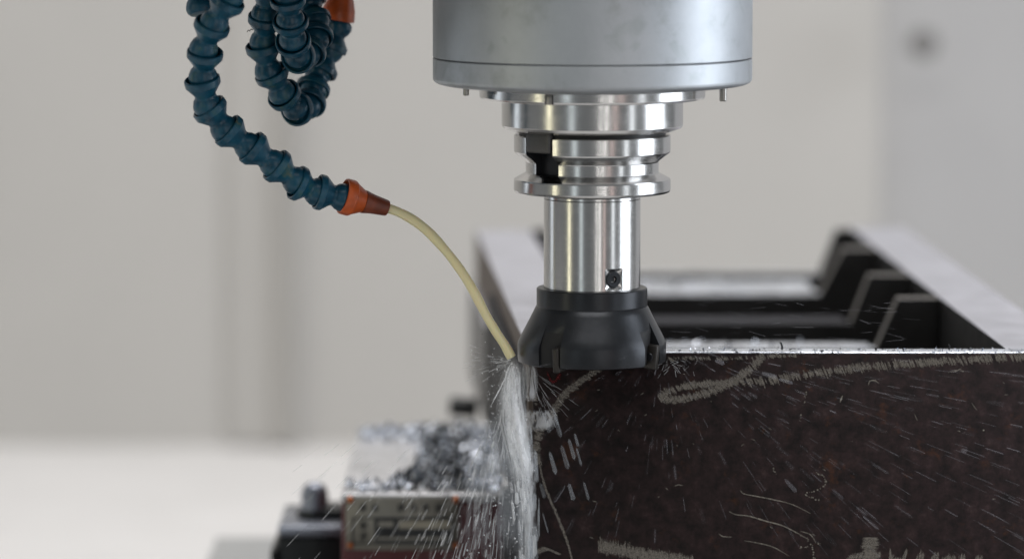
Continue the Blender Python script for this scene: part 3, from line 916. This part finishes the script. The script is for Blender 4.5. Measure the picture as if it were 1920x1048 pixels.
def loose_chips():
    rnd = random.Random(71)
    verts = []; faces = []; fm = []
    def put(x, y, z, L, m_):
        vs, fs = chip_geo(L, L*rnd.uniform(.35, .6), rnd.uniform(-2.4, 2.4), rnd)
        mt = Matrix.Translation((x, y, z)) @ Matrix.Rotation(rnd.uniform(0, 6.3), 4, 'Z') @ Matrix.Rotation(rnd.uniform(-.5, .5), 4, 'Y') @ Matrix.Rotation(rnd.uniform(-.5, .5), 4, 'X')
        b0 = len(verts); verts.extend(mt @ p for p in vs); faces.extend(tuple(b0+k for k in q) for q in fs); fm.extend([m_]*len(fs))
    for i in range(110):      # specks on the milled edge
        x = rnd.uniform(.09, .245) if i % 4 else rnd.uniform(.04, .245)
        put(x, rnd.uniform(.0005, .011), Z0+.0004, rnd.uniform(.0006, .0021), rnd.choice([0, 0, 1, 2]))
    for Y0, Y1, n_ in ((.239, .268, 26), (.50, .58, 60)):  # glints on the wet ledges, put in as small chips
        for i in range(n_):
            Y = rnd.uniform(Y0, Y1); a_ = xl(Y)+.08; b_ = xi(Y)-.07
            put(rnd.uniform(a_, b_), Y, ZL+.0008, rnd.uniform(.001, .0036), rnd.choice([0, 1, 2]))
    o = mesh_obj('loose_chips', verts, faces, [M['chip_dark'], M['chip'], M['wet']], None, fm)
    tag(o, 'tiny loose metal chips on the edges of the steel weldment, those on its ledges added as glints', 'metal chips', kind='stuff')
loose_chips()

# ------------------------------------------------------------------ vise
DV = 2.16
ZV = U(640, 925, DV).z
XV0 = U(640, 925, DV).x; XV1 = -.0045
vise = empty('machine_vise', ((XV0+XV1)/2, DV-2, ZT), 'dark red machine vise with nameplate, metal chips on its steel top', 'vise')
VO = vise.location
def vb(name, x0, x1, y0, y1, z0, z1, mat, bev=.001, par=None, **kw):
    o = bevel_box(name, x0, x1, y0, y1, z0, z1, mat, par or vise, bev=bev, **kw)
    o.location = -VO; return o
vb('vise_body', XV0, XV1, DV-2, DV-2+.232, ZT, ZV-.0042, M['vise_red'], .002)
vb('jaw_plate', XV0-.0002, XV1+.0003, DV-2.001, DV-2+.2325, ZV-.004, ZV, M['vise_top'], .0012)
npx0, npx1, npy0, npy1 = 648, 860, 931, 1030
def fx(px): return U(px, 980, DV).x
def fz(py): return U(740, py, DV).z
npl = bevel_box('nameplate', fx(npx0), fx(npx1), DV-2.0014, DV-2, fz(npy1), fz(npy0), M['plate'], vise, bev=.0004, seg=1); npl.location = -VO
for px in (655, 853):
    for py in (936, 1021):
        rv = lathe('rivet', [(.0003, .0012), (.0012, .001), (.0018, .0003), (.0019, 0)], M['copper'], npl, n=16)
        rv.rotation_euler = (R(90), 0, 0); rv.location = (fx(px+2), DV-2.0014, fz(py))
def flat(name, rects, mat, y):
    verts = []; faces = []
    for a, b, c, d in rects:
        b0 = len(verts)
        verts += [(fx(a), y, fz(d)), (fx(b), y, fz(d)), (fx(b), y, fz(c)), (fx(a), y, fz(c))]
        faces.append((b0, b0+1, b0+2, b0+3))
    o = mesh_obj(name, verts, faces, mat, npl)
    return o
rects = []
def glyph(x, y, w_, h, seed):
    g = random.Random(seed)
    for k in range(3): rects.append((x, x+w_*g.uniform(.7, 1), y+h*(.08+.4*k), y+h*(.08+.4*k)+2.4))
    rects.append((x+w_*.45, x+w_*.45+2.6, y, y+h))
    if g.random() < .6: rects.append((x+w_*.12, x+w_*.12+1.6, y+h*.3, y+h*.95))
    rects.append((x+w_*.8, x+w_*.8+1.6, y+h*.25, y+h*.9))
for k, gx in enumerate((675, 697, 745, 769, 792, 815)):
    glyph(gx, 943, 14 if gx > 720 else 12, 13, k)
flat('plate_lettering', rects, M['print'], DV-2-0.0019)
rects = [(660, 848, 968, 970.5), (660, 663, 970.5, 1018), (660, 848, 1015.5, 1018), (845, 848, 970.5, 1018), (702, 845, 970.5, 1015.5)]
flat('plate_table', rects, M['print'], DV-2-0.0021)
rects = [(748, 844, 974, 989), (709, 738, 975, 986)]
flat('plate_field', rects[:1], M['field'], DV-2-0.0024)
flat('plate_field', rects[1:], M['plate'], DV-2-0.0024)
flat('plate_field', [(706, 840, 1005, 1010)], M['plate'], DV-2-0.0024)
rects = []
glyph(674, 975, 14, 14, 21); glyph(674, 996, 14, 14, 22); glyph(716, 991, 20, 10, 23)
flat('plate_lettering', rects, M['print'], DV-2-0.0026)

# the mass of chips lying on the vise
def chip_pile():
    rnd = random.Random(33)
    verts = []; faces = []; fm = []
    def dens(u, v):      # u along x 0..1, v depth 0 (front) .. 1 (back)
        d = 0
        d += 1.0*math.exp(-((u-.62)/.17)**2)*(.55+.45*(v > .1))
        d += 0.9*math.exp(-((v-.93)/.10)**2)*(u > .02)
        d += 0.55*math.exp(-((v-.06)/.07)**2)
        d += .8*math.exp(-(((u-.40)/.07)**2+((v-.18)/.1)**2))
        d += .5*(u > .72)
        if .05 < u < .30 and .18 < v < .82: d *= .03
        if .33 < u < .45 and .35 < v < .75: d *= .25
        return d
    n = 0; tries = 0
    while n < 1900 and tries < 40000:
        tries += 1
        u = rnd.random(); v_ = rnd.random()
        dd = dens(u, v_)
        if rnd.random() > dd: continue
        n += 1
        L = rnd.uniform(.0022, .0058); wd = rnd.uniform(.0012, .0027)
        vs, fs = chip_geo(L, wd, rnd.uniform(-2.6, 2.6), rnd)
        h = rnd.uniform(.0006, .002+.0055*min(1, dd)*math.exp(-((u-.6)/.25)**2)*rnd.random())
        x = XV0+.002+u*(XV1-XV0-.004); y = DV-2+.003+v_*.226
        mt = Matrix.Translation((x, y, ZV+h)) @ Matrix.Rotation(rnd.uniform(0, 6.3), 4, 'Z') @ Matrix.Rotation(rnd.uniform(-.7, .7), 4, 'Y') @ Matrix.Rotation(rnd.uniform(-.8, .8), 4, 'X')
        b0 = len(verts)
        verts += [mt @ p for p in vs]
        faces += [tuple(b0+k for k in q) for q in fs]
        m_ = rnd.choice([0, 0, 1, 1, 1, 2]) if .45 < u < .78 or (.33 < u < .47 and v_ < .32) else rnd.choice([0, 2, 2, 2])
        fm += [m_]*len(fs)
    o = mesh_obj('chip_pile', verts, faces, [M['chip'], M['chip_dark'], M['wet']], None, fm)
    tag(o, 'heap of small dark and bright metal chips on the vise top', 'metal chips', kind='stuff')
chip_pile()

# ------------------------------------------------------------------ clamp and box at the lower left
DC = 2.26
cz = U(580, 985, DC).z
cx0 = U(521, 985, DC).x; cx1 = XV0-.002
cl = empty('clamp_block', ((cx0+cx1)/2, DC-2, ZT), 'black step clamp block with a domed nut, left of the red vise', 'clamp')
CO = cl.location
o = bevel_box('block_body', cx0, cx1, DC-2, DC-2+.075, ZT, cz-.006, M['clamp'], cl, bev=.0015); o.location = -CO
o = bevel_box('block_sheen_slab', cx0, cx1, DC-2-.002, DC-2+.073, cz-.0058, cz, M['clamp_top'], cl, bev=.0015); o.location = -CO  # top slab carrying the painted sheen of the black block
kx = U(590, 960, DC+.03).x
o = lathe('nut_washer', [(.006, .0042), (.0095, .004), (.0098, .0032), (.0098, 0)], M['clamp'], cl, n=32); o.location = Vector((kx, DC-2+.03, cz))-CO
o = lathe('domed_nut', [(.0006, .0150), (.0034, .0144), (.0058, .0126), (.0069, .0102), (.0073, .008), (.0073, 0)], M['clamp_top'], cl, n=32, smooth=40); o.location = Vector((kx, DC-2+.03, cz+.0042))-CO
o = bevel_box('clamp_strap', kx+.004, cx1, DC-2+.02, DC-2+.05, cz+.0003, cz+.0055, M['clamp'], cl, bev=.0015); o.location = -CO
o = bevel_box('clamp_heel', cx0-.004, cx0-.0003, DC-2-.004, DC-2+.05, ZT, U(515, 1028, DC).z, M['clamp'], cl, bev=.0015); o.location = -CO
DG = 2.40; DGB = 2.50
zg = U(450, 1006, DGB).z
gx0 = U(405, 1006, DGB).x; gx1 = U(532, 1006, DG).x
gb = empty('grey_box', ((gx0+gx1)/2, DG-2, ZT), 'plain grey box low in the picture, left of the black clamp block', 'box')
o = bevel_box('box_body', gx0+.001, gx1, DG-2, DGB-2-.001, ZT, zg-.0122, M['greybox'], gb, bev=.002); o.location = -gb.location
o = bevel_box('box_lid', gx0, gx1+.001, DG-2-.001, DGB-2, zg-.012, zg, M['greybox'], gb, bev=.0015); o.location = -gb.location

# thin shavings
def shaving(pts, rad, label, per=8):
    L = spline([U(*p) for p in pts], per)
    c = L[0].copy()
    o = sweep('metal_shaving', [p-c for p in L], rad, M['chip_dark'], None, n=6)
    o.location = c; tag(o, label, 'metal shaving')
shaving([(463, 61, 1.999), (466, 57, 1.999), (468, 59, 1.999), (471, 55, 1.999), (473, 57, 1.999), (476, 53, 1.999), (480, 54, 1.999)], .00016, 'tiny dark curl of swarf sticking out from the left side of a blue hose')
def on_floor(px, py): return (px, py, .5255*F/(py+330))
shaving([on_floor(*q) for q in ((413, 918), (430, 922), (446, 932), (462, 937), (478, 950), (492, 970))], .0011, 'thin curved metal shaving lying on the white floor, lower left')

# ------------------------------------------------------------------ coolant
class Drops:
    def __init__(s): s.v = []; s.f = []
    def add(s, a, b, w_, n=5):
        """a drop drawn out from a to b by its flight, thickest past the middle"""
        d = b-a
        if d.length < 1e-7: return
        d.normalize()
        p = d.cross(Vector((0, 1, 0)))
        if p.length < 1e-4: p = Vector((1, 0, 0))
        p.normalize(); q = d.cross(p)
        b0 = len(s.v)
        s.v.append(a)
        for t, k_ in ((.12, .75), (.86, 1.0)):
            c = a.lerp(b, t)
            for k in range(n):
                s.v.append(c+(p*cos(2*pi*k/n)+q*sin(2*pi*k/n))*w_*.5*k_)
        s.v.append(b)
        for k in range(n):
            k2 = (k+1) % n
            s.f += [(b0, b0+1+k2, b0+1+k), (b0+1+k, b0+1+k2, b0+1+n+k2, b0+1+n+k), (b0+1+n+k, b0+1+n+k2, b0+1+2*n)]
    def px(s, x0, y0, x1, y1, w_, D, dD=0):
        s.add(U(x0, y0, D), U(x1, y1, D+dD), w_*PX)
    def build(s, name, mat, parent, label=None, cat=None):
        o = mesh_obj(name, s.v, s.f, mat, parent, None, 60)
        return o
rnd = random.Random(99)
spray = empty('coolant_spray', U(965, 680, 1.97), 'white coolant splashing off the cutter and raining down the left edge of the block', 'coolant')
spray['kind'] = 'stuff'
def sp_build(dr, name, mat):
    off = spray.location
    dr.v = [v_-off for v_ in dr.v]
    o = dr.build(name, mat, spray); o['kind'] = 'stuff'; return o
core = Drops()
def table(y, rows):
    for (y0, *a), (y1, *b) in zip(rows, rows[1:]):
        if y <= y1:
            t = max(0, (y-y0)/(y1-y0)); return [p*(1-t)+q*t for p, q in zip(a, b)]
    return list(rows[-1][1:])
# y, middle, half width of the falling jet
JET = [(680, 962, 5), (705, 958, 9), (740, 957, 12), (800, 960, 15), (850, 970, 17), (900, 978, 18), (960, 984, 17), (1050, 986, 17)]
strands = [(rnd.gauss(0, .5), rnd.uniform(.5, 1.5)) for _ in range(22)]
for i in range(210):      # the falling jet, gathered in strands
    y = 682+(270*rnd.random()**1.2 if i % 5 else 360*rnd.random())
    k0, wgt = rnd.choice(strands)
    c_, h_ = table(y, JET); c2, h2_ = table(y+30, JET)
    k0 += rnd.gauss(0, .16)
    x = c_+k0*h_
    if x > 1005: continue
    L = rnd.uniform(12, 44)
    x2 = x+((c2+k0*h2_)-x)*L/30
    core.px(x, y, x2+rnd.uniform(-2, 2), y+L, rnd.choice([.8, 1.2, 2.0, 3.6, 6])*wgt, rnd.uniform(1.955, 1.99))
for i in range(46):       # the bright line where the jet bells out to the left
    t = rnd.random(); x = 957-30*t**1.3; y = 682+62*t
    core.px(x, y, x-7, y+13+5*t, rnd.uniform(.9, 2.0), rnd.uniform(1.955, 1.965))
sp_build(core, 'falling_coolant', M['water'])
fine = Drops()
for i in range(130):      # broad soft fan below the knot
    a = rnd.gauss(-17, 11)
    if a < -45 or a > 8: continue
    rr = 90+rnd.random()*260
    L = rnd.uniform(10, 30)
    x = 968+rr*sin(R(a)); y = 720+rr*cos(R(a))
    fine.px(x, y, x+L*sin(R(a*.8)), y+L*cos(R(a*.8)), rnd.uniform(1.5, 5), rnd.uniform(1.93, 2.06))
for i in range(250):      # fan to the lower left
    a = rnd.gauss(-16, 15)
    if a < -58 or a > 10: continue
    rr = 60+rnd.random()**.8*360
    L = rnd.uniform(10, 22)+rr*.07
    x = 964+rr*sin(R(a)); y = 700+rr*cos(R(a))
    fine.px(x, y, x+L*sin(R(a*.85)), y+L*cos(R(a*.85)), rnd.uniform(.6, 1.9), rnd.uniform(1.9, 2.1))
hair = Drops()
for i in range(70):       # short needles round the point of impact
    a = rnd.choice([rnd.uniform(-125, -20), rnd.uniform(-110, -60)])
    rr = 6+rnd.random()**1.5*70
    L = rnd.uniform(5, 26)
    x = 960+rr*sin(R(a)); y = 678+rr*cos(R(a))*.8
    hair.px(x, y, x+L*sin(R(a+rnd.uniform(-9, 9))), y+L*cos(R(a))*.8, rnd.uniform(.6, 1.4), rnd.uniform(1.93, 1.985))
for i in range(34):       # needles to the right of the column, on the face
    a = rnd.uniform(12, 62)
    rr = rnd.uniform(10, 90); L = rnd.uniform(10, 34)
    x = 996+rr*sin(R(a)); y = 695+rr*cos(R(a))*1.1
    fine.px(x, y, x+L*sin(R(a)), y+L*cos(R(a)), rnd.uniform(.7, 1.6), rnd.uniform(1.975, 1.996))
for i in range(40):       # kicked up where the insert leaves the edge
    a = rnd.uniform(-70, 85)
    L = rnd.uniform(4, 15)
    x = 1244+abs(rnd.gauss(0, 22)); y = 676+rnd.uniform(-5, 5); rr = rnd.uniform(1, 24)
    hair.px(x+rr*sin(R(a)), y+rr*cos(R(a)), x+(rr+L)*sin(R(a)), y+(rr+L)*cos(R(a)), rnd.uniform(.7, 1.5), rnd.uniform(1.96, 1.99))
for i in range(90):       # far flung drops, lower left
    x = rnd.uniform(560, 960); y = rnd.uniform(820, 1045); dx = (x-980)/(y-560)
    L = rnd.uniform(12, 40)
    fine.px(x, y, x+dx*L, y+L, rnd.uniform(.7, 1.7), rnd.uniform(1.9, 2.05))
sp_build(fine, 'fine_coolant', M['mist'])
sp_build(hair, 'coolant_needles', M['needle'])
class Beads(Drops):
    def bead(s, c, r):
        b0 = len(s.v)
        for a_, z_ in ((0, 1), ):
            s.v.append(c+Vector((0, 0, r)))
        for z_, k_ in ((.5, .87), (-.5, .87)):
            for k in range(6): s.v.append(c+Vector((cos(k*pi/3)*r*k_, sin(k*pi/3)*r*k_, z_*r)))
        s.v.append(c-Vector((0, 0, r)))
        for k in range(6):
            k2 = (k+1) % 6
            s.f += [(b0, b0+1+k, b0+1+k2), (b0+1+k, b0+7+k, b0+7+k2, b0+1+k2), (b0+7+k, b0+13, b0+7+k2)]
beads = Beads()
for i in range(1100):      # beads and specks of coolant round the splash
    y = 670+rnd.random()**.8*380
    c_, h_ = table(y, JET)
    x = c_-6+rnd.gauss(0, h_*1.2+(y-670)*.09)
    if x > 1006: continue
    beads.bead(U(x, y, rnd.uniform(1.95, 2.03)), rnd.choice([.5, .7, .9, 1.3, 2.0])*PX)
for i in range(90):
    a = rnd.uniform(-140, 30); rr = rnd.random()**.6*95
    beads.bead(U(958+rr*sin(R(a)), 690+rr*cos(R(a)), rnd.uniform(1.93, 2.0)), rnd.choice([.4, .5, .8, 1.1])*PX)
sp_build(beads, 'coolant_beads', M['water'])
big = Drops()
for i in range(60):       # heavy drops sliding along the block's left edge
    y = 790+260*rnd.random(); x = rnd.gauss(990, 8)
    L = rnd.uniform(18, 62)
    big.px(x, y, x+rnd.uniform(-2, 3), y+L, rnd.uniform(3, 11), rnd.uniform(1.985, 1.996))
for (x, y, L, w_) in ((1030, 846, 44, 9), (1052, 834, 46, 10), (1066, 822, 40, 8), (1077, 812, 26, 6), (1066, 905, 34, 9), (1094, 902, 36, 6), (1013, 905, 30, 8), (1040, 780, 40, 9),
                      (1022, 782, 30, 9), (1017, 960, 40, 3), (1036, 762, 36, 6), (1080, 838, 36, 5), (985, 900, 60, 13), (993, 880, 40, 12), (988, 985, 60, 12), (996, 1000, 46, 10), (975, 965, 60, 10)):
    big.px(x, y, x+L*.28 if x > 1010 else x+2, y+L, w_, 1.992)
lumps = Drops()
for i in range(34):       # the heaviest drops, falling close to the edge
    y = 840+215*rnd.random(); x = rnd.gauss(990, 7)
    if x > 1006: continue
    lumps.px(x, y, x+rnd.uniform(-2, 2), y+rnd.uniform(16, 46), rnd.uniform(4, 11), rnd.uniform(1.984, 1.994), rnd.uniform(-.004, .004))
sp_build(lumps, 'coolant_lumps', M['mist'])
sp_build(big, 'coolant_drop_trails', M['trail'])
faint = Drops()
for i in range(430):      # thin drops thrown across the face from the cutter's right edge
    a = rnd.choice([rnd.uniform(4, 42), rnd.uniform(4, 60), rnd.uniform(4, 172)])
    rr = 45+rnd.random()*(720 if a < 60 else 330)
    L = rnd.uniform(8, 24)+rr*.075*rnd.random()
    x = 1240+rr*cos(R(a)); y = 640+rr*sin(R(a))
    if x < 1012 or y > 1060: continue
    big_ = rnd.random() < .12
    faint.px(x, y, x+L*cos(R(a)), y+L*sin(R(a)), rnd.uniform(4, 9) if big_ else rnd.uniform(1, 3.2), rnd.choice([rnd.uniform(1.975, 1.997), rnd.uniform(1.88, 1.98)]))
for i in range(70):       # and back over the dark inside of the weldment
    x = rnd.uniform(1255, 1700); y = rnd.uniform(565, 652); a = rnd.uniform(-8, 28); L = rnd.uniform(10, 45)
    faint.px(x, y, x+L*cos(R(a)), y+L*sin(R(a))*.7, rnd.uniform(.8, 2.0), rnd.uniform(1.93, 2.0))
sp_build(faint, 'thin_coolant', M['faint'])
# sheets of water with torn edges
def sheet(outline, D, seed, bulge=.004, lo=False, mat=None):
    """outline: rows of (x_left, x_right, y) in photo pixels, top to bottom"""
    nx = 14
    rows = []
    for i in range(len(outline)-1):
        for k in range(5):
            t = k/5
            rows.append(tuple(outline[i][j]*(1-t)+outline[i+1][j]*t for j in range(3)))
    rows.append(outline[-1])
    verts = []; faces = []; uv = []
    for j, (a, b, y) in enumerate(rows):
        for i in range(nx+1):
            s_ = i/nx
            nz = noise.noise(Vector((s_*4, j*.25, seed)))
            P_ = U(a+(b-a)*s_+nz*3, y+nz*4, D)
            verts.append(P_+Vector((0, -bulge*sin(pi*s_)+nz*.002, 0))-spray.location)
            uv.append((s_, j/(len(rows)-1)))
    for j in range(len(rows)-1):
        for i in range(nx):
            a0 = j*(nx+1)+i
            faces.append((a0, a0+1, a0+nx+2, a0+nx+1))
    me = bpy.data.meshes.new('coolant_sheet'); me.from_pydata(verts, [], faces); me.materials.append(M[mat or ('sheet_thin' if lo else 'sheet')])
    ul = me.uv_layers.new(name='UVMap')
    for li, lp in enumerate(me.loops): ul.data[li].uv = uv[lp.vertex_index]
    me.polygons.foreach_set('use_smooth', [True]*len(me.polygons))
    o = bpy.data.objects.new('coolant_sheet', me); col.objects.link(o); o.parent = spray; o['kind'] = 'stuff'
sheet([(955, 970, 668), (940, 980, 698), (929, 986, 740), (930, 992, 790), (944, 998, 845), (960, 1004, 910)], 1.968, 1)
sheet([(957, 976, 684), (944, 982, 730), (940, 990, 790), (950, 996, 850), (966, 1002, 940)], 1.975, 5)
sheet([(974, 1004, 676), (974, 1009, 700), (976, 1010, 735), (980, 1006, 752)], 1.98, 9)
sheet([(966, 1040, 766), (960, 1047, 782), (970, 1038, 806)], 1.985, 14)
sheet([(935, 990, 780), (895, 990, 860), (862, 1000, 940), (850, 1006, 1060)], 1.99, 22, lo=True)
sheet([(956, 968, 676), (946, 974, 710), (942, 978, 750), (946, 984, 800), (958, 994, 850), (972, 1002, 900)], 1.962, 31, mat='froth')
sheet([(962, 1000, 830), (968, 1006, 880), (970, 1006, 940), (968, 1006, 1060)], 1.982, 37, mat='froth_thin')
sheet([(915, 985, 770), (890, 985, 830), (870, 985, 900)], 2.0, 43, lo=True)
